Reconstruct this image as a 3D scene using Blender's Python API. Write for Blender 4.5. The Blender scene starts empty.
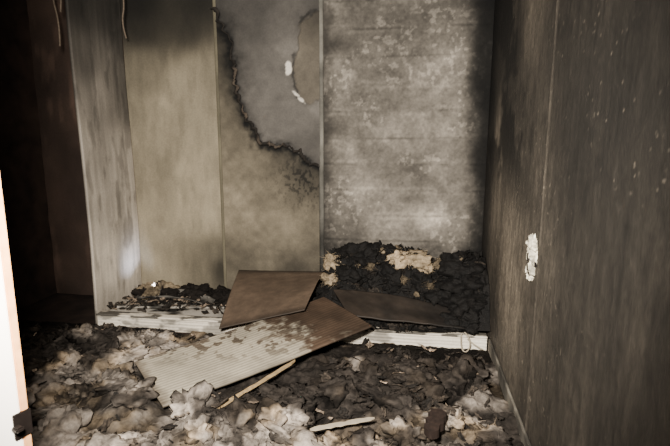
import bpy, bmesh, math, random
import numpy as np
from mathutils import Vector, Matrix
random.seed(4); rng=np.random.default_rng(7)
S=bpy.context.scene

# ---------------- numpy noise ----------------
def _h(xi,yi,zi,seed):
    h=(xi*374761393+yi*668265263+zi*1440662683+seed*974634777)&0xffffffff
    h=((h^(h>>13))*1274126177)&0xffffffff
    h=h^(h>>16)
    return (h&0xffffff)/float(0xffffff)
def vn(x,y,z=0.0,seed=0):
    x=np.asarray(x,float);y=np.asarray(y,float);z=np.zeros_like(x)+z
    xi=np.floor(x).astype(np.int64);yi=np.floor(y).astype(np.int64);zi=np.floor(z).astype(np.int64)
    fx=x-xi;fy=y-yi;fz=z-zi
    fx=fx*fx*(3-2*fx);fy=fy*fy*(3-2*fy);fz=fz*fz*(3-2*fz)
    def L(a,b,t): return a+(b-a)*t
    a=L(L(_h(xi,yi,zi,seed),_h(xi+1,yi,zi,seed),fx),L(_h(xi,yi+1,zi,seed),_h(xi+1,yi+1,zi,seed),fx),fy)
    b=L(L(_h(xi,yi,zi+1,seed),_h(xi+1,yi,zi+1,seed),fx),L(_h(xi,yi+1,zi+1,seed),_h(xi+1,yi+1,zi+1,seed),fx),fy)
    return L(a,b,fz)
def fbm(x,y,z=0.0,seed=0,o=5,g=.5):
    s=0;a=1;n=0;f=1
    for i in range(o):
        s=s+a*vn(np.asarray(x)*f+i*17.3,np.asarray(y)*f+i*5.1,np.asarray(z)*f,seed+i);n+=a;a*=g;f*=2.03
    return s/n
def ridg(x,y,z=0.0,seed=0,o=4):
    s=0;a=1;n=0;f=1
    for i in range(o):
        s=s+a*(1-np.abs(2*vn(np.asarray(x)*f+i*7.3,np.asarray(y)*f,np.asarray(z)*f,seed+i)-1));n+=a;a*=.55;f*=2.1
    return s/n
def ss(a,b,x):
    t=np.clip((x-a)/(b-a),0,1);return t*t*(3-2*t)
def interp(u,v,pts,sig):
    W=0;A=0
    for (a,b,l) in pts:
        w=1/(((u-a)**2+(v-b)**2)+sig*sig)**1.6
        W=W+w;A=A+w*l
    return A/W
def lin(c): 
    c=np.clip(c,0,1); return np.where(c<.04045,c/12.92,((c+.055)/1.055)**2.4)
def tintL(L,t):
    return np.stack([lin(L*t[0]),lin(L*t[1]),lin(L*t[2])],-1)
def mixc(a,b,t): return a+(b-a)*t[...,None]

# ---------------- materials ----------------
def mat(name,rough=.9,fine=60,amt=.25,bump=.3,bdist=.004,stretch=(1,1,1),col=None,metal=0,spec=.3):
    m=bpy.data.materials.new(name);m.use_nodes=True
    n=m.node_tree.nodes;l=m.node_tree.links;b=n['Principled BSDF']
    tc=n.new('ShaderNodeTexCoord');mp=n.new('ShaderNodeMapping');mp.inputs['Scale'].default_value=stretch
    l.new(tc.outputs['Object'],mp.inputs[0])
    nz=n.new('ShaderNodeTexNoise');nz.inputs['Scale'].default_value=fine;nz.inputs['Detail'].default_value=6
    l.new(mp.outputs[0],nz.inputs['Vector'])
    mr=n.new('ShaderNodeMapRange');mr.inputs[1].default_value=.25;mr.inputs[2].default_value=.75
    mr.inputs[3].default_value=1-amt;mr.inputs[4].default_value=1+amt;l.new(nz.outputs[0],mr.inputs[0])
    mx=n.new('ShaderNodeVectorMath');mx.operation='SCALE'
    if col is None:
        at=n.new('ShaderNodeAttribute');at.attribute_name='Col';l.new(at.outputs['Color'],mx.inputs[0])
    else:
        rg=n.new('ShaderNodeRGB');rg.outputs[0].default_value=(*[float(lin(np.array(c))) for c in col],1);l.new(rg.outputs[0],mx.inputs[0])
    l.new(mr.outputs[0],mx.inputs['Scale']);l.new(mx.outputs[0],b.inputs['Base Color'])
    bp=n.new('ShaderNodeBump');bp.inputs['Strength'].default_value=bump;bp.inputs['Distance'].default_value=bdist
    l.new(nz.outputs[0],bp.inputs['Height']);l.new(bp.outputs[0],b.inputs['Normal'])
    b.inputs['Roughness'].default_value=rough;b.inputs['Metallic'].default_value=metal
    b.inputs['Specular IOR Level'].default_value=spec
    return m
M_block=mat('sooty_block',.92,45,.22,.5,.006)
M_board=mat('sooty_board',.85,70,.12,.2,.002)
M_wall=mat('soot_wall',.70,150,.42,.5,.002,(1,1,.30))
M_wool=mat('burnt_wool',.97,55,.30,.6,.010,spec=.1)
M_char=mat('char',.8,80,.5,.8,.008,spec=.25)
M_panel=mat('laminate_panel',.6,60,.10,.15,.002)
M_dark=mat('black_soot',.95,6,.6,.5,.01,col=(.19,.145,.12))
M_door=mat('door_white',.5,20,.04,.05,.001,col=(.93,.9,.86))
M_lip=mat('door_edge_wood',.7,30,.3,.2,.002,col=(.76,.55,.36))
M_metal=mat('dark_metal',.5,60,.3,.2,.001,col=(.12,.1,.09),metal=.6)
M_white=mat('white_trim',.6,30,.15,.2,.002,col=(.66,.61,.53))
M_wood=mat('split_wood',.8,50,.3,.4,.003,col=(.66,.56,.41))
M_wire=mat('old_wire',.7,60,.4,.3,.002,col=(.38,.33,.28))
M_rust=mat('scorched_wood',.8,40,.5,.6,.005,(1,1,.3),col=(.15,.11,.09))

def mkobj(name,V,F,C,m,smooth=True,parent=None,midx=None,smask=None):
    me=bpy.data.meshes.new(name);me.from_pydata(V.tolist() if hasattr(V,'tolist') else V,[],F.tolist() if hasattr(F,'tolist') else F)
    if C is not None:
        ca=me.color_attributes.new('Col','FLOAT_COLOR','POINT')
        cc=np.ones((len(V),4));cc[:,:3]=C;ca.data.foreach_set('color',cc.ravel())
    for k in (m if isinstance(m,list) else [m]): me.materials.append(k)
    if midx is not None: me.polygons.foreach_set('material_index',midx)
    if smask is not None: me.polygons.foreach_set('use_smooth',smask)
    elif smooth: me.polygons.foreach_set('use_smooth',[True]*len(me.polygons))
    me.update();o=bpy.data.objects.new(name,me);S.collection.objects.link(o)
    if parent: o.parent=parent
    return o
def gridF(nu,nv,off=0,flip=False):
    i=np.arange(nu-1)[:,None]*nv+np.arange(nv-1)[None,:]
    q=[i,i+nv,i+nv+1,i+1]
    if flip:q=q[::-1]
    return np.stack([a.ravel() for a in q],-1)+off
def grid(name,P,C,m,flip=False,thick=0,parent=None):
    nu,nv=P.shape[:2]
    o=mkobj(name,P.reshape(-1,3),gridF(nu,nv,0,flip),C.reshape(-1,3),m,parent=parent)
    if thick:
        md=o.modifiers.new('thickness','SOLIDIFY');md.thickness=thick;md.offset=-1
    return o
def box(name,lo,hi,m,parent=None,bev=0):
    bm=bmesh.new();bmesh.ops.create_cube(bm,size=1)
    for v in bm.verts:
        v.co=Vector([(lo[i]+hi[i])/2+v.co[i]*(hi[i]-lo[i]) for i in range(3)])
    if bev: bmesh.ops.bevel(bm,geom=bm.edges[:],offset=bev,segments=2,affect='EDGES')
    me=bpy.data.meshes.new(name);bm.to_mesh(me);bm.free();me.materials.append(m)
    o=bpy.data.objects.new(name,me);S.collection.objects.link(o)
    if parent:o.parent=parent
    return o
def empty(name):
    o=bpy.data.objects.new(name,None);S.collection.objects.link(o);return o
def uv(u0,u1,v0,v1,step):
    a=np.linspace(u0,u1,int((u1-u0)/step)+1);b=np.linspace(v0,v1,int((v1-v0)/step)+1)
    return np.meshgrid(a,b,indexing='ij')
def curve(name,pts,r,m,parent=None):
    c=bpy.data.curves.new(name,'CURVE');c.dimensions='3D';c.bevel_depth=r;c.bevel_resolution=2
    for pl in pts:
        s=c.splines.new('NURBS');s.points.add(len(pl)-1)
        for i,p in enumerate(pl): s.points[i].co=(*p,1)
        s.use_endpoint_u=True;s.order_u=3
    c.materials.append(m);o=bpy.data.objects.new(name,c);S.collection.objects.link(o)
    if parent:o.parent=parent
    return o

BY=4.05; RX=.59; LX=-3.4; H=2.72; FY=-.12
# ---------------- back wall: three surfaces ----------------
back=empty('wall_back')
# exposed block wall
u,v=uv(-.75,RX+.02,0,H,.007)
pts=[(-.6,2.45,.34),(-.1,2.45,.36),(.28,2.15,.44),(.5,2.3,.30),(-.6,1.8,.38),(-.1,1.8,.42),(.28,1.8,.44),(.56,1.9,.22),
(-.6,1.35,.40),(-.35,1.3,.38),(-.1,1.4,.45),(.2,1.55,.50),(-.6,.8,.34),(-.15,.85,.60),(.2,.85,.60),(.45,.8,.42),(-.55,.5,.22),(-.1,.6,.34),(.2,.55,.28),(.55,1.3,.26),(.4,1.2,.46),(.5,.5,.18),(0,.2,.1),(-.3,1.05,.48),(.56,2.6,.15)]
L=interp(u,v,pts,.10)
n1=fbm(u*2.5,v*2.5,0,11);n2=fbm(u*12,v*12,0,12);n3=fbm(u*40,v*40,0,13,3);n4=fbm(u*5,v*5,0,14)
L=L*(.74+.52*n1)*(.82+.36*n2)*(.88+.24*n3)*(.74+.52*n4)
wv=v+.012*vn(u*6,u*0,0,3)
row=np.floor(wv/.215)
dj=np.abs(np.mod(wv,.215)-.1075);dj=.1075-dj
jo=np.exp(-(dj/.009)**2)
vis=ss(.45,.65,fbm(u*5,v*9,0,19))
bid=np.floor((u+.22*np.mod(row,2)+.22)/.44)
L=L*(1+.06*(_h(row.astype(np.int64),bid.astype(np.int64),0,5)-.5))
L=L*(1-.18*jo*vis)
L=L*(1+.12*np.exp(-((dj-.02)/.016)**2)*ss(.45,.6,fbm(u*3+9,v*9,0,20)))
wp=ss(.59,.67,fbm(u*28,v*28,0,21,5))*ss(.47,.61,fbm(u*3+3,v*3,0,22,2))
L=L+wp*.13*ss(.15,.4,L)
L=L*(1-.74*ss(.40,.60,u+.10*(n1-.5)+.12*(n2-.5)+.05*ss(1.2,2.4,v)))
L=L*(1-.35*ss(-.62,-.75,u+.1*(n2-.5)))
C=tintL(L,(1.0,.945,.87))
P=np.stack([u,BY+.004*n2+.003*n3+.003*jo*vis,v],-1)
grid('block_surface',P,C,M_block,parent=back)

# middle plasterboard with burnt lining edge
u,v=uv(-1.64,-.765,0,H,.007)
ex=np.array([-1.75,-1.6,-1.5,-1.47,-1.46,-1.40,-1.34,-1.25,-1.12,-.95,-.8,-.7]);ez=np.array([2.8,2.5,2.15,2.0,1.85,1.68,1.56,1.47,1.42,1.35,1.25,1.2])
def wobf(u,v): return 1.6*(.08*(fbm(u*7,v*7,0,31)-.5)+.05*(fbm(u*24,v*24,0,32)-.5))
wob=wobf(u,v)
d=np.full(u.shape,9.0);sg=np.zeros(u.shape)
for i in range(len(ex)-1):
    ax,az,bx,bz=ex[i],ez[i],ex[i+1],ez[i+1]
    dx,dz=bx-ax,bz-az;t=np.clip(((u-ax)*dx+(v-az)*dz)/(dx*dx+dz*dz),0,1)
    px,pz=ax+t*dx,az+t*dz;dd=np.hypot(u-px,v-pz);cr=dx*(v-pz)-dz*(u-px)
    k=dd<d;d=np.where(k,dd,d);sg=np.where(k,np.sign(cr),sg)
sd=d*sg+wob
lay=ss(-.004,.006,sd)
up=interp(u,v,[(-1.4,2.5,.28),(-1.0,2.5,.30),(-.8,2.5,.27),(-1.1,2.1,.39),(-1.25,1.9,.39),(-.95,1.75,.39),(-1.2,1.65,.36),(-.85,1.4,.32),(-.8,1.9,.33)],.1)
lo=interp(u,v,[(-1.55,2.2,.36),(-1.58,1.8,.44),(-1.5,1.4,.52),(-1.5,.8,.52),(-1.2,1.0,.47),(-.95,1.1,.30),(-.85,.9,.42),(-1.1,.7,.47),(-1.3,.45,.42),(-1.5,.4,.34),(-.85,.5,.34),(-1.0,.3,.20)],.1)
n1=fbm(u*4,v*4,0,41);n2=fbm(u*18,v*18,0,42)
up=up*(.80+.40*n1)*(.9+.2*n2)
lo=lo*(.76+.48*n1)*(.85+.3*n2)
sp=ss(.54,.64,fbm(u*55,v*40,0,43,3))*np.exp(-((u+.90)**2/.05+(v-1.14)**2/.04))
lo=lo*(1-.5*sp)
hw=.05+.06*ss(1.5,2.1,v)
lo=lo*(1-.72*np.exp(-np.clip(-sd,0,9)/hw)-.22*np.exp(-np.clip(-sd,0,9)/.24))
up=up*(1-.62*np.exp(-np.clip(sd,0,9)/(.03+.03*ss(1.5,2.1,v))))
rim=np.exp(-((sd+.012)/.028)**2)
L=up*lay+lo*(1-lay);L=L*(1-.7*rim*(.3+1.2*fbm(u*9,v*9,0,47)))
fr=np.hypot((u+.82)/.17,(v-2.12)/.36)+.35*(n2-.5)+.3*(n1-.5)
fl=ss(1.0,.86,fr)
L=L*(1-.42*np.exp(-((fr-1)/.05)**2)*ss(.35,.55,fbm(u*6,v*6,0,48)))
wh=np.exp(-(((u+1.03)/.035)**2+((v-2.06)/.06)**2))+np.exp(-(((u+.94)/.06)**2+((v-1.83+.8*(u+.94))/.028)**2))
wh=ss(.35,.6,wh*(.3+1.4*n2))
Cu=tintL(L,(1,.955,.90));Cl=tintL(L,(1,.925,.79));C=mixc(Cl,Cu,lay)
C=mixc(C,tintL(L*1.05,(1,.93,.82)),fl)
C=mixc(C,np.zeros_like(C)+lin(np.array([.86,.83,.78])),wh)
P=np.stack([u,BY-.012-.007*lay-.014*fl+.002*n2,v],-1)
grid('lining_board',P,C,M_board,parent=back)
# curled, charred rim of the lining
tt=np.linspace(0,1,420);seg=np.interp(tt,np.linspace(0,1,len(ex)),np.arange(len(ex)))
rx=np.interp(seg,np.arange(len(ex)),ex);rz=np.interp(seg,np.arange(len(ex)),ez)
k=np.ones(25)/25;rx=np.convolve(np.pad(rx,12,'edge'),k,'valid');rz=np.convolve(np.pad(rz,12,'edge'),k,'valid')
tx=np.gradient(rx);tz=np.gradient(rz);ll=np.hypot(tx,tz);nx=-tz/ll;nz=tx/ll
off=-wobf(rx,rz)
R0=.007+.026*fbm(tt*40,tt*0,0,35,4)*ss(.2,.5,fbm(tt*14,tt*0+3,0,36))
m=9;aa=np.linspace(0,3.9,m)
Pr=np.zeros((420,m,3));Cr=np.zeros((420,m,3))
for j,a in enumerate(aa):
    q=off-.004+R0*(-math.sin(a))
    Pr[:,j,0]=rx+nx*(q+.01);Pr[:,j,2]=rz+nz*(q+.01);Pr[:,j,1]=BY-.018-R0*(1-math.cos(a))
    LL=.07+.10*fbm(tt*60,tt*0+j,0,37)+(.16*ss(.5,.65,fbm(tt*18,tt*0,0,38)) if j>5 else 0)
    Cr[:,j]=tintL(LL,(1,.88,.75))
sel=(rx>-1.63)&(rx<-.79)&(rz<H)
grid('curled_rim',Pr[sel],Cr[sel],M_board,parent=back)

# left lining board (paler)
u,v=uv(-2.49,-1.645,0,H,.008)
pts=[(-2.3,2.6,.10),(-1.8,2.6,.12),(-2.3,2.42,.15),(-1.9,2.4,.18),(-2.3,2.1,.43),(-1.95,2.0,.52),(-2.2,1.7,.57),(-2.0,1.4,.60),(-1.72,1.5,.51),(-2.2,.8,.61),(-1.85,.75,.61),(-1.75,.45,.42),(-2.2,.3,.60),(-1.7,2.1,.42),(-1.9,.25,.44),(-2.4,1.4,.56),(-1.67,.35,.22)]
L=interp(u,v,pts,.09)
n1=fbm(u*3,v*2,0,51);n2=fbm(u*20,v*6,0,52)
L=L*(.82+.40*n1)*(.9+.2*n2)*(1-.08*ss(.5,.7,fbm(u*9,v*4,0,55)))
C=tintL(L,(1,.93,.79))
P=np.stack([u,BY-.012+.003*n1,v],-1)
grid('pale_board',P,C,M_board,parent=back)
# black charred remainder
u,v=uv(LX,-2.49,0,H,.02)
L=.17+.14*fbm(u*3,v*3,0,61)+.10*ss(.5,.7,fbm(u*8,v*2,0,62))
grid('charred_surface',np.stack([u,BY+.03*fbm(u*4,v*4,0,63),v],-1),tintL(L,(1,.80,.69)),M_board,parent=back)

# board joint trim
u,v=uv(-.775,-.735,0,H,.008)
n=fbm(u*10,v*6,0,71)
grid('trim_1',np.stack([u,BY-.028+.006*n+.01*np.abs((u+.755)/.02),v],-1),tintL(.22+.36*n-.25*ss(.9,.3,v),(1,.97,.90)),M_board,thick=.008)
u,v=uv(-1.66,-1.635,0,H,.008);n=fbm(u*10,v*4,0,72)
grid('trim_2',np.stack([u,BY-.022+.003*n,v],-1),tintL(.26+.3*n,(1,.94,.78)),M_board,thick=.006)

# ---------------- right wall ----------------
u,v=uv(FY,BY+.02,0,H,.008)
pts=[(3.9,2.4,.12),(3.9,1.8,.16),(3.9,1.2,.24),(3.9,.7,.30),(3.5,2.1,.13),(3.5,1.55,.48),(3.4,1.15,.54),(3.1,2.0,.16),(2.9,1.7,.22),(2.8,2.1,.34),(2.6,1.3,.30),(3.0,.8,.48),(2.9,.4,.44),(2.6,.9,.38),
(2.2,1.0,.26),(2.4,1.7,.22),(2.1,1.6,.14),(1.8,1.4,.145),(1.5,1.6,.12),(1.7,.9,.18),(1.3,1.2,.13),(1.3,.8,.15),(2.0,.4,.24),(3.2,.15,.3),(0,1.4,.12),(.8,1,.12),(3.3,1.7,.14),(2.0,1.2,.18)]
L=interp(u,v,pts,.12)
n1=fbm(u*3,v*2,0,81);st=fbm(u*55,v*12,0,82,4);n3=fbm(u*30,v*24,0,83);lst=fbm(u*9,v*.9,0,87,3)
L=L*(.68+.64*n1)*(.76+.48*st)*(.82+.36*n3)*(.80+.40*lst)
bl=ss(.50,.58,fbm(u*2.6,v*2.2,0,86)+.06*(n3-.5))*ss(2.3,2.9,u)*ss(.9,1.6,v)
L=L*(1-.68*bl)
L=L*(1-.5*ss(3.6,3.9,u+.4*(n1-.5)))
spk=ss(.92,.96,vn(u*95,v*85,0,84))*ss(.35,.6,fbm(u*4,v*4,0,85,3))
L=L+.20*spk
sm=np.exp(-((u-2.28)/.010)**2);L=L+.09*sm*ss(.9,1.3,v)
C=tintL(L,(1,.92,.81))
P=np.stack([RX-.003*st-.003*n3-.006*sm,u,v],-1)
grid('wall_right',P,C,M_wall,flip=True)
# other shell walls
box('wall_left',(LX-.1,FY-.1,0),(LX,BY+.15,H),M_dark)
box('ceiling',(LX-.1,FY-.1,H),(RX+.12,BY+.15,H+.1),M_dark)
box('floor',(LX-.1,FY-1.2,-.12),(RX+.12,BY+.15,-.02),M_dark)
wf=empty('wall_front')
box('pier_left',(LX,FY-.1,0),(-1.0,FY,H),M_dark,wf)
box('pier_right',(.3,FY-.1,0),(RX+.1,FY,H),M_dark,wf)
box('lintel',(-1.0,FY-.1,2.08),(.3,FY,H),M_dark,wf)
box('backing',(LX-.1,BY+.06,0),(RX+.12,BY+.15,H),M_dark,back)

# baseboard on right wall
u,v=uv(2.0,3.36,0,.1,.012);n=fbm(u*8,v*8,0,91)
grid('baseboard_right',np.stack([RX-.02-.004*n,u,v],-1),tintL(.10+.5*n,(1,.95,.86)),M_board,flip=True,thick=.012)

# ---------------- wardrobe remains ----------------
ward=empty('burnt_wardrobe')
u,v=uv(3.37,4.035,0.0,H,.009)
pts=[(3.45,2.5,.20),(3.8,2.5,.20),(3.45,2.1,.33),(3.9,2.1,.38),(3.6,1.8,.50),(3.5,1.4,.60),(3.9,1.4,.62),(3.45,.9,.66),(3.9,.9,.66),(3.6,.4,.78),(3.95,.3,.78),(3.5,.15,.66),(4.0,1.8,.34)]
L=interp(u,v,pts,.1);n1=fbm(u*4,v*2,0,101);st=fbm(u*28,v*2.2,0,102)
L=L*(.76+.48*n1)*(.84+.32*st)*(1-.18*ss(.55,.70,fbm(u*12,v*4,0,103)))
C=tintL(L,(1,.945,.87))
grid('side_panel',np.stack([-2.48+.006*n1+.012*np.sin(v*2),u,v],-1),C,M_board,flip=False,thick=.022,parent=ward)
def rail(name,x0,x1,y,z0,z1,seed,dark):
    u,v=uv(x0,x1,z0,z1,.005);n=fbm(u*6,v*20,0,seed);g=.5+.5*np.cos(v*2*math.pi/.025)
    L=1.0*(.87+.2*n)*(1-.18*g*ss(.35,.6,fbm(u*3,v,0,seed+1)))
    L=L*(1-dark*ss(.57,.70,fbm(u*6,v*12,0,seed+2)))
    grid(name,np.stack([u,y+.003*g,v],-1),tintL(L,(1,.955,.88)),M_panel,thick=.02,parent=ward)
rail('front_rail',-2.48,-1.3,3.37,-.01,.100,111,.35)
rail('front_rail_b',-1.3,.56,3.37,-.01,.105,121,.35)
u,v=uv(-2.46,.56,3.39,4.0,.012)
n=fbm(u*5,v*5,0,131);L=.10+.55*ss(.42,.55,n)*ss(.3,.5,fbm(u*2,v*3,0,133))
L=L*ss(-1.2,-1.6,u)+.1
grid('base_board',np.stack([u,v,.080+.008*n],-1),tintL(L,(1,.96,.9)),M_panel,thick=.018,parent=ward)
def slab(name,c,nu,nv,colfn,dispfn=None,thick=.018,m=M_panel,parent=None):
    a,b=np.meshgrid(np.linspace(0,1,nu),np.linspace(0,1,nv),indexing='ij')
    c=[np.array(k,float) for k in c]
    P=(c[0]*((1-a)*(1-b))[...,None]+c[1]*(a*(1-b))[...,None]+c[2]*(a*b)[...,None]+c[3]*((1-a)*b)[...,None])
    if dispfn is not None: P=P+dispfn(a,b)
    return grid(name,P,colfn(a,b,P),m,thick=thick,parent=parent)
slab('rail_top',[(-2.48,3.36,.104),(.56,3.36,.110),(.56,3.44,.110),(-2.48,3.44,.104)],300,8,
  lambda a,b,P:tintL(.95*(.8+.3*fbm(a*30,b*2,0,145))*(1-.6*ss(.52,.62,fbm(a*25,b*2,0,146)+.12*b)),(1,.955,.88)),parent=ward,thick=.012)
slab('inner_rail',[(-2.42,3.52,.115),(-1.5,3.62,.125),(-1.5,3.67,.125),(-2.42,3.57,.115)],100,12,
  lambda a,b,P:tintL(.6*(.5+fbm(a*12,b*2,0,141))*(1-.6*ss(.5,.6,fbm(a*7,b,0,142))),(1,.96,.90)),parent=ward)
slab('warped_strip',[(-2.36,3.66,.125),(-1.62,3.60,.125),(-1.62,3.74,.15),(-2.36,3.78,.15)],60,14,
  lambda a,b,P:tintL(.36*(.5+fbm(a*9,b*3,0,147))*(1-.5*ss(.5,.6,fbm(a*6,b*2,0,148))),(1,.96,.90)),
  lambda a,b:np.stack([0*a,.05*np.sin(a*3.14),.05*np.abs(2*b-1)**2*np.sin(a*3.14)+.02*(fbm(a*6,b*3,0,149)-.5)],-1),.006,parent=ward)

# ---------------- fallen grooved panel ----------------
def fcol(a,b,P):
    x=a*1.4;y=b*.63
    n=fbm(x*6,y*6,0,151);n2=fbm(x*20,y*20,0,152)
    g=.5+.5*np.cos(y*2*math.pi/.030)
    L=.76*(.80+.34*n)*(1-.12*g)
    c=tintL(L,(1,.945,.84))
    dk=tintL(.31*(.6+.8*n)*(1-.1*g),(1,.81,.66))
    e=a+.30*(n-.5)+.30*(n2-.5)+.12*(b-.5)
    m=ss(.55,.72,e)
    m=np.maximum(m,.85*ss(.55,.60,fbm(x*18,y*18,0,155))*ss(.15,.5,a+.6*(b-.5)))
    m=np.maximum(m,.5*ss(.03,.0,np.minimum(b,1-b)+.03*(n2-.5)))
    m=np.maximum(m,.7*ss(.05,.0,a+.05*(n2-.5)))
    return mixc(c,dk,m)
def fd(a,b):
    z=.012*np.sin(a*3.1)*(-1)+.015*(fbm(a*3,b*2,0,157)-.5)-.002*(.5+.5*np.cos(b*.63*2*math.pi/.03))
    return np.stack([0*a,0*a,z],-1)
slab('fallen_grooved_panel',[(-1.28,2.20,.095),(-.24,3.11,.25),(-.66,3.60,.27),(-1.72,2.66,.085)],280,130,fcol,fd,.016)
def bcol(a,b,P):
    n=fbm(a*5,b*4,0,161);n2=fbm(a*14,b*30,0,162)
    L=.33*(.78+.44*n)*(.85+.3*n2)*(1-.35*ss(.12,0,np.minimum(b,1-b)))
    return tintL(L,(1,.84,.70))
slab('brown_hardboard',[(-1.36,3.17,.13),(-.74,3.26,.275),(-.69,3.76,.42),(-1.42,3.78,.40)],80,60,bcol,
   lambda a,b:np.stack([0*a,0*a,.02*np.sin(b*3.1)+.01*(fbm(a*4,b*4,0,163)-.5)],-1),.008)
def pcol(a,b,P):
    n=fbm(a*8,b*3,0,171)
    return tintL(.17*(.5+n)*(1-.4*ss(.5,.9,a)),(1,.86,.74))
slab('charred_plank',[(-.42,3.30,.235),(.40,3.35,.17),(.42,3.48,.27),(-.58,3.56,.34)],90,30,pcol,
   lambda a,b:np.stack([0*a,0*a,.03*np.sin(a*4)*b+.02*(fbm(a*6,b*2,0,173)-.5)],-1),.012)

# ---------------- debris ----------------
bm=bmesh.new();bmesh.ops.create_icosphere(bm,subdivisions=4,radius=1);bm.verts.ensure_lookup_table()
IV=np.array([v.co[:] for v in bm.verts]);IF=np.array([[v.index for v in f.verts] for f in bm.faces]);bm.free()
DP=[(-2.8,3.0,.80),(-2.2,3.0,.48),(-1.9,2.6,.42),(-1.5,2.0,.40),(-.9,2.2,.46),(-.4,2.7,.68),(0,3.0,.72),(.3,3.0,.68),(.2,2.5,.50),(-.2,2.1,.42),(.3,2.1,.42),(-.9,2.9,.9),(-2.5,2.4,.5),(-.1,2.6,.74),(-.6,1.9,.38)]
def wool_color(V,bright=.62):
    x,y,z=V[...,0],V[...,1],V[...,2]
    n=fbm(x*9,y*9,z*9,301);n2=fbm(x*30,y*30,z*30,305,4)
    n0=fbm(x*3.2,y*3.2,z*3.2,311,3)
    L=bright*(.48+.6*n)*(.72+.56*n2)*(.62+.72*n0)
    c=mixc(tintL(L,(1,.93,.86)),tintL(L,(1,.88,.73)),ss(.45,.65,fbm(x*6,y*6,z*6,315,3)))
    ch=tintL(.15*(.4+1.2*n2),(1,.90,.82))
    dk=interp(x,y,DP,.15)
    m=ss(-.09,.09,dk-1.0+fbm(x*3.4,y*3.4,z*3.4,320,5,.6)*1.05)
    return mixc(c,ch,m*.95)
def lump(c,s,seed,bright=None):
    B,F=IV,IF
    o=seed*3.7
    n=fbm(B[:,0]*1.3+o,B[:,1]*1.3,B[:,2]*1.3,seed%50,6,.6)
    w=fbm(B[:,0]*3+o,B[:,1]*3,B[:,2]*3,seed%31,3)
    r=ridg(B[:,0]*2.6+o+2*w,B[:,1]*2.6+2*w,B[:,2]*2.6,seed%37,4)
    R=np.clip(.1+1.9*(n-.22)+.45*(r-.5),.15,2)
    V=B*R[:,None]*np.array(s)
    zr=V[:,2]/s[2]
    a=random.uniform(0,6.28);ti=random.gauss(0,.3)
    M=Matrix.Rotation(a,3,'Z')@Matrix.Rotation(ti,3,'X')
    V=V@np.array(M).T+np.array(c)
    if bright is None: C=wool_color(V,.72)*(.22+.78*ss(-.2,.55,zr+.3*(n-.5)))[:,None]*(.5+.8*ss(.4,.75,r))[:,None]  # occlusion shade painted into colour: undersides and creases darkened
    elif bright<.2:
        n=fbm(V[:,0]*25,V[:,1]*25,V[:,2]*25,seed%91);C=tintL(bright*(.3+1.4*n),(1,.90,.82))
    else:
        n=fbm(V[:,0]*9,V[:,1]*9,V[:,2]*9,401);n2=fbm(V[:,0]*35,V[:,1]*35,V[:,2]*35,405,4)
        L=bright*(.6+.5*n)*(.6+.8*n2);C=mixc(tintL(L,(1,.89,.73)),tintL(.14*(.5+n2),(1,.9,.85)),ss(.58,.66,n*.6+n2*.4))
    return V,F,C
class Acc:
    def __init__(s): s.V=[];s.F=[];s.C=[];s.n=0;s.M=[];s.S=[]
    def add(s,V,F,C,mi=0,sm=True):
        s.V.append(V);s.F.append(F+s.n);s.C.append(C);s.n+=len(V);s.M+= [mi]*len(F);s.S+=[sm]*len(F)
    def make(s,name,m,parent=None):
        V=np.concatenate(s.V);C=np.concatenate(s.C)
        F=[];[F.extend(f.tolist()) for f in s.F]
        return mkobj(name,V,F,C,m,parent=parent,midx=s.M,smask=s.S)
def flake(c,sz,bright,tint=(1,.88,.76),tilt=.45):
    n=6;a,b=np.meshgrid(np.linspace(-.5,.5,n),np.linspace(-.5,.5,n),indexing='ij')
    asp=random.uniform(.2,.8);k=random.uniform(-1.5,1.5)
    P=np.stack([a*(1+.5*(rng.random(a.shape)-.5)),b*asp*(1+.7*(rng.random(a.shape)-.5)),k*.4*a*a+.12*(rng.random(a.shape)-.5)],-1).reshape(-1,3)*sz
    e=Matrix.Rotation(random.uniform(0,6.28),3,'Z')@Matrix.Rotation(random.gauss(0,tilt),3,'X')@Matrix.Rotation(random.gauss(0,tilt*.8),3,'Y')
    P=P@np.array(e).T+np.array(c)
    C=tintL(bright*(.6+.8*rng.random(len(P))),tint)
    return P,gridF(n,n),C
def fibres(P0,C0,lmin,lmax,w,up=.5):
    N=len(P0);K=5
    d=rng.normal(size=(N,3));d[:,2]=np.abs(d[:,2])*up;d/=np.linalg.norm(d,axis=1)[:,None]
    e=rng.normal(size=(N,3));e/=np.linalg.norm(e,axis=1)[:,None]
    q=np.cross(d,e);q/=np.linalg.norm(q,axis=1)[:,None]+1e-9
    Ln=rng.uniform(lmin,lmax,N)[:,None]
    V=np.zeros((N,K,2,3))
    for i in range(K):
        t=i/(K-1)
        c=P0+Ln*(d*t+e*(.9*t*t)-np.array([0,0,.35])*t*t)
        ww=w*(1-.75*t)
        V[:,i,0]=c-q*ww/2;V[:,i,1]=c+q*ww/2
    idx=np.arange(N)[:,None]*(K*2)+np.arange(K-1)[None,:]*2
    F=np.stack([idx,idx+1,idx+3,idx+2],-1).reshape(-1,4)
    C=np.repeat(np.clip(C0*rng.uniform(.7,1.4,(N,1)),0,.9),K*2,axis=0)
    return V.reshape(-1,3),F,C

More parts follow.
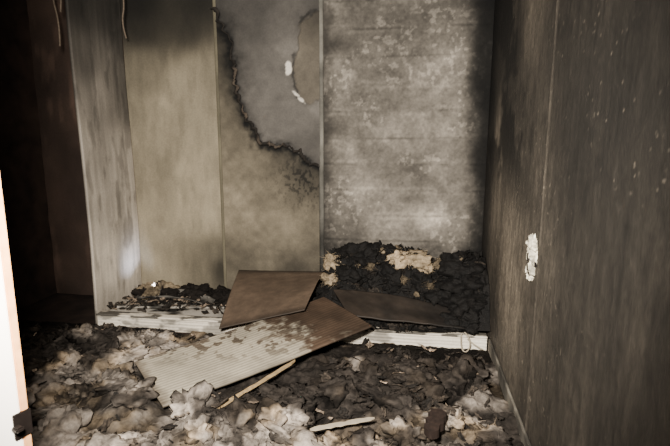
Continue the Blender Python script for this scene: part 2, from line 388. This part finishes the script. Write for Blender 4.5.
def fh(x,y):
    wx=.12*(fbm(x*4,y*4,0,198,3)-.5);wy=.12*(fbm(x*4+9,y*4,0,199,3)-.5);X=x+wx;Y=y+wy
    h=.01+.14*(fbm(X*1.8,Y*1.8,0,201,3)-.35)+.19*(fbm(X*5,Y*5,0,202,3)-.48)+.05*ridg(X*9,Y*9,0,203,3)-.03
    m2=ss(3.0,3.25,y);h=h*(1-m2)+np.clip(h,-.02,.012)*m2
    s=((x+1.5)*.75+(y-2.42)*.66);w=(x+1.5)*.66-(y-2.42)*.75
    m=ss(-.06,.06,s)*ss(1.5,1.4,s)*ss(.38,.30,np.abs(w))
    lim=.045+.12*np.clip(s,0,1.4)/1.4
    h=np.where(m>0,h*(1-m)+np.minimum(h,lim-.03)*m,h)
    return np.maximum(h,-.015)
def onpanel(x,y,mg=0):
    s=((x+1.5)*.75+(y-2.42)*.66);w=(x+1.5)*.66-(y-2.42)*.75
    return .0-mg*.7<s<1.42+mg and abs(w)<.32+mg
u,v=uv(LX+.02,RX-.012,1.2,3.355,.0075)
h=fh(u,v)+.016*(fbm(u*40,v*40,0,205,3)-.4)
P=np.stack([u,v,h],-1)
cr=ss(-.035,.03,h-(.01+.14*(fbm(u*1.8,v*1.8,0,201,3)-.35)))  # crevice mask: height relative to the smooth ground
CG=wool_color(P)*(.22+.78*cr)[...,None]  # crevice shade painted into the ground colour, AO style
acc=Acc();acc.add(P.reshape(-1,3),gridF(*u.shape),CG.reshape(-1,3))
k=0;LV=[];LC=[]
while k<250:
    x=random.uniform(-2.9,.48);y=random.uniform(1.7,3.22)
    r=random.uniform(.045,.14)
    if y>2.95:r*=.55
    if onpanel(x,y,r*.9): continue
    x=min(x,.52-r*1.2)
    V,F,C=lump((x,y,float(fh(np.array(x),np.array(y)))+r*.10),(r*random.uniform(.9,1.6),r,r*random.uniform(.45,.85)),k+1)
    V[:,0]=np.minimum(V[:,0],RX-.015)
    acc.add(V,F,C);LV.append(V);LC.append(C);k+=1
PV=np.concatenate([P.reshape(-1,3)]+LV);PC=np.concatenate([CG.reshape(-1,3)]+LC)
ok=(PV[:,1]>1.75)&(PV[:,1]<3.25)&(PV[:,0]>-2.9)&(PV[:,0]<.5)
s_=((PV[:,0]+1.5)*.75+(PV[:,1]-2.42)*.66);w_=(PV[:,0]+1.5)*.66-(PV[:,1]-2.42)*.75
ok&=~((s_>-.05)&(s_<1.45)&(np.abs(w_)<.36))
ok&=PV[:,2]>-.01
cl=fbm(PV[:,0]*7,PV[:,1]*7,0,333);ok&=cl+.35*rng.random(len(cl))>.6
idx=np.where(ok)[0];idx=rng.choice(idx,min(30000,len(idx)),replace=False)
acc.add(*fibres(PV[idx],PC[idx],.012,.045,.002))
k=0
def dens(x,y): return float(interp(np.array(x),np.array(y),DP,.15))
while k<620:
    x=random.uniform(-2.9,.5);y=random.uniform(1.7,3.3);sz=random.uniform(.015,.09)
    if onpanel(x,y,.03): continue
    if random.random()>dens(x,y)+.1: continue
    br=random.choice([.12,.14,.18,.25]) if random.random()<.88 else random.uniform(.4,.65)
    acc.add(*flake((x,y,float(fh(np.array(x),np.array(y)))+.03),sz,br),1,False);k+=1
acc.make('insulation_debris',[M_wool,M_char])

# ---------------- charred heap on the base ----------------
u,v=uv(-.74,RX-.012,3.37,BY-.03,.0065)
rightm=ss(.22,.42,u)
prof=ss(3.42,3.74,v)*(1-rightm)+ss(3.34,3.66,v)**.7*rightm
wx=u+.1*(fbm(u*6,v*6,0,219,3)-.5);wy=v+.1*(fbm(u*6+5,v*6,0,220,3)-.5)
top=.55+.20*(fbm(wx*5,wy*4,0,221,3)-.5)-.12*ss(-.50,-.8,u)-.07*np.exp(-((u-.2)/.08)**2)
h=.115+(top-.10)*prof*ss(-.78,-.60,u)
h=h+.20*(fbm(wx*8,wy*8,0,222,5,.6)-.5)*ss(3.36,3.5,v)+.07*(ridg(wx*16,wy*16,0,223,4)-.6)*ss(3.36,3.5,v)
h=np.maximum(h,.10)
n=fbm(u*14,v*14,0,224);L=.07*(.4+1.3*n)
C=tintL(L,(1,.90,.82))
acc=Acc();HP=np.stack([u,v,h],-1);acc.add(HP.reshape(-1,3),gridF(*u.shape),C.reshape(-1,3))
tufts=[(-.60,3.74,.53,.08,.74),(-.53,3.80,.55,.055,.55),(-.62,3.60,.44,.06,.64),(-.08,3.74,.59,.11,.84),(.03,3.72,.57,.10,.77),(-.17,3.80,.61,.06,.62),(.12,3.70,.54,.06,.7),(.25,3.74,.58,.045,.5),(-.3,3.68,.53,.04,.45),(.15,3.58,.44,.035,.4),(-.05,3.60,.46,.035,.45),
(-.42,3.80,.60,.11,.07),(-.34,3.74,.58,.10,.07),(-.28,3.82,.61,.08,.07),(.30,3.72,.53,.13,.07),(.42,3.66,.55,.13,.07),(.46,3.56,.45,.12,.07),(.40,3.48,.34,.12,.07),(.46,3.43,.22,.10,.07),(.34,3.43,.20,.09,.07),(.48,3.75,.58,.10,.07),(-.15,3.66,.46,.10,.07),(.1,3.64,.43,.10,.07),(-.46,3.66,.47,.10,.07),(.22,3.58,.38,.10,.07)]
FV=[];FC=[]
for i,(x,y,z,r,b) in enumerate(tufts):
    x=min(x,.54-r*1.2)
    V,F,C=lump((x,y,z-.03),(r*1.4,r*1.1,r*.95),300+i,b);V[:,0]=np.minimum(V[:,0],RX-.015);V[:,1]=np.minimum(V[:,1],BY-.05)
    acc.add(V,F,C,0 if b<.2 else 1)
    if b>.2:
        j=rng.choice(len(V),260);FV.append(V[j]);FC.append(C[j])
for i in range(80):
    x=random.uniform(-.62,.46);y=random.uniform(3.5,3.88);r=random.uniform(.02,.05)
    ii=np.argmin((u-x)**2+(v-y)**2);z=h.ravel()[ii]
    br=.08 if random.random()<.78 or y<3.55 else random.choice([.3,.5])
    acc.add(*lump((x,y,z),(r*1.3,r,r*.8),400+i,br),0 if br<.2 else 1)
acc.add(*fibres(np.concatenate(FV),np.concatenate(FC),.015,.045,.0025),1)
HPf=HP.reshape(-1,3)
for i in range(900):
    j=random.randrange(len(HPf));q=HPf[j]
    if q[1]>3.95 or q[0]>.52: continue
    acc.add(*flake((q[0],q[1],q[2]+.012),random.uniform(.02,.11),random.choice([.05,.06,.08,.12,.18]),tilt=.9),0,False)
acc.make('charred_bedding_heap',[M_char,M_wool])
# left bay litter
acc=Acc()
for i in range(300):
    x=random.uniform(-2.42,-1.35);y=random.uniform(3.46,3.98)
    acc.add(*flake((x,y,.12+random.uniform(0,.03)),random.uniform(.02,.10),random.choice([.1,.12,.14,.2,.5])),1,False)
for i in range(60):
    x=random.uniform(-2.38,-1.4);y=random.uniform(3.74,3.93);r=random.uniform(.04,.09)
    acc.add(*lump((x,y,.11+r*.45),(r*1.4,r,r*.9),520+i,.12 if x>-2.05 else random.choice([.12,.5,.62])))
acc.make('ash_pile',[M_wool,M_char],parent=ward)

# ---------------- small items ----------------
def stick(name,p,q,w,t,m):
    p=Vector(p);q=Vector(q);d=(q-p);Lh=d.length;d.normalize();s=d.cross(Vector((0,0,1))).normalized();up=s.cross(d)
    V=[];F=[];n=14
    for i in range(n):
        c=p+d*Lh*i/(n-1)+s*random.gauss(0,.002);ww=w*(.6+.5*random.random())*(.3 if i in(0,n-1) else 1)
        for a,b in((-1,-1),(1,-1),(1,1),(-1,1)): V.append((c+s*a*ww/2+up*b*t/2)[:])
    for i in range(n-1):
        for j in range(4):F.append((i*4+j,i*4+(j+1)%4,(i+1)*4+(j+1)%4,(i+1)*4+j))
    F+=[(0,3,2,1),(n*4-4,n*4-3,n*4-2,n*4-1)]
    return mkobj(name,V,F,None,m,smooth=False)
stick('wood_batten',(-.97,2.19,.11),(-.68,2.73,.14),.020,.012,M_wood)
stick('pale_strip',(-.45,2.07,.12),(-.15,2.20,.13),.03,.006,M_white)
stick('charred_offcut',(.12,2.13,.11),(.17,2.30,.13),.085,.045,M_rust)
curve('white_cable_loop',[[(.38,3.35,.13),(.37,3.32,.06),(.40,3.30,-.0),(.44,3.30,.05),(.43,3.33,.12),(.40,3.35,.14)],[(.42,3.33,.10),(.47,3.31,.06),(.52,3.28,.05)]],.005,M_white)
curve('hanging_wire',[[(-2.55,3.3,2.72),(-2.56,3.3,2.5),(-2.50,3.28,2.3),(-2.53,3.3,2.15)],[(-2.50,3.32,2.72),(-2.47,3.3,2.55),(-2.50,3.3,2.38)],
 [(-2.20,3.6,2.72),(-2.18,3.6,2.5),(-2.21,3.58,2.36),(-2.19,3.6,2.25)]],.006,M_wire)
sk=empty('melted_wall_socket')
box('back_box',(RX-.012,2.31,.90),(RX+.0,2.39,.98),M_metal,sk,.004)
acc=Acc()
for i,(y,z,r) in enumerate([(2.36,1.0,.035),(2.33,.95,.03),(2.38,.93,.035),(2.34,.89,.03),(2.36,.85,.02),(2.41,.97,.03),(2.31,1.0,.02)]):
    V,F,C=lump((RX-.014,y,z),(.014,r*1.2,r*1.5),600+i,.9);C=tintL(1.0*(.35+1.0*fbm(V[:,1]*60,V[:,2]*60,0,601)),(1,.96,.86));
    V[:,0]=np.clip(V[:,0],RX-.045,RX-.001);acc.add(V,F,C)
acc.make('plaster_crust',[M_wool],parent=sk)
curve('wire_tails',[[(RX-.02,2.35,.95),(RX-.05,2.34,.92),(RX-.03,2.33,.86)],[(RX-.02,2.37,.95),(RX-.045,2.37,.98),(RX-.02,2.38,.88)]],.003,M_metal,sk)

# ---------------- door leaf ----------------
dr=empty('door_1');hx,hy,exx,eyy=-.96,-.08,-.70,.735
L_=math.hypot(exx-hx,eyy-hy);ang=math.atan2(eyy-hy,exx-hx)
box('leaf',(0,0,.03),(L_-.014,.04,2.03),M_door,dr,.003)
box('edge_lipping',(L_-.014,-.001,.03),(L_,.041,2.03),M_lip,dr,.002)
box('latch_plate',(L_-.03,-.004,.95),(L_+.002,.002,1.0),M_metal,dr,.001)
box('handle_stub',(L_-.035,-.02,.97),(L_-.02,0,.98),M_metal,dr,.003)
dr.location=(hx,hy,0);dr.rotation_euler=(0,0,ang)

# ---------------- lights ----------------
def spot(name,loc,tgt,e,col,size,blend,r):
    l=bpy.data.lights.new(name,'SPOT');l.energy=e;l.color=col;l.spot_size=math.radians(size);l.spot_blend=blend;l.shadow_soft_size=r
    o=bpy.data.objects.new(name,l);S.collection.objects.link(o);o.location=loc
    o.rotation_euler=(Vector(tgt)-Vector(loc)).to_track_quat('-Z','Y').to_euler();return o
spot('work_lamp',(-.25,.15,1.75),(-.8,4,.8),1060,(1,.94,.85),108,.8,.10)
spot('torch_beam',(-2.22,3.84,.20),(-2.48,3.90,.36),14,(.66,.74,1),85,1,.015)
w=bpy.data.worlds.new('World');S.world=w;w.use_nodes=True
w.node_tree.nodes['Background'].inputs[0].default_value=(.9,.88,.85,1);w.node_tree.nodes['Background'].inputs[1].default_value=.05

# ---------------- camera ----------------
cd=bpy.data.cameras.new('Camera');cd.lens=26;cd.sensor_width=36;cd.clip_start=.02
cam=bpy.data.objects.new('Camera',cd);S.collection.objects.link(cam);cam.location=(0,0,1.5)
cam.rotation_euler=(math.radians(80),0,math.radians(9));S.camera=cam
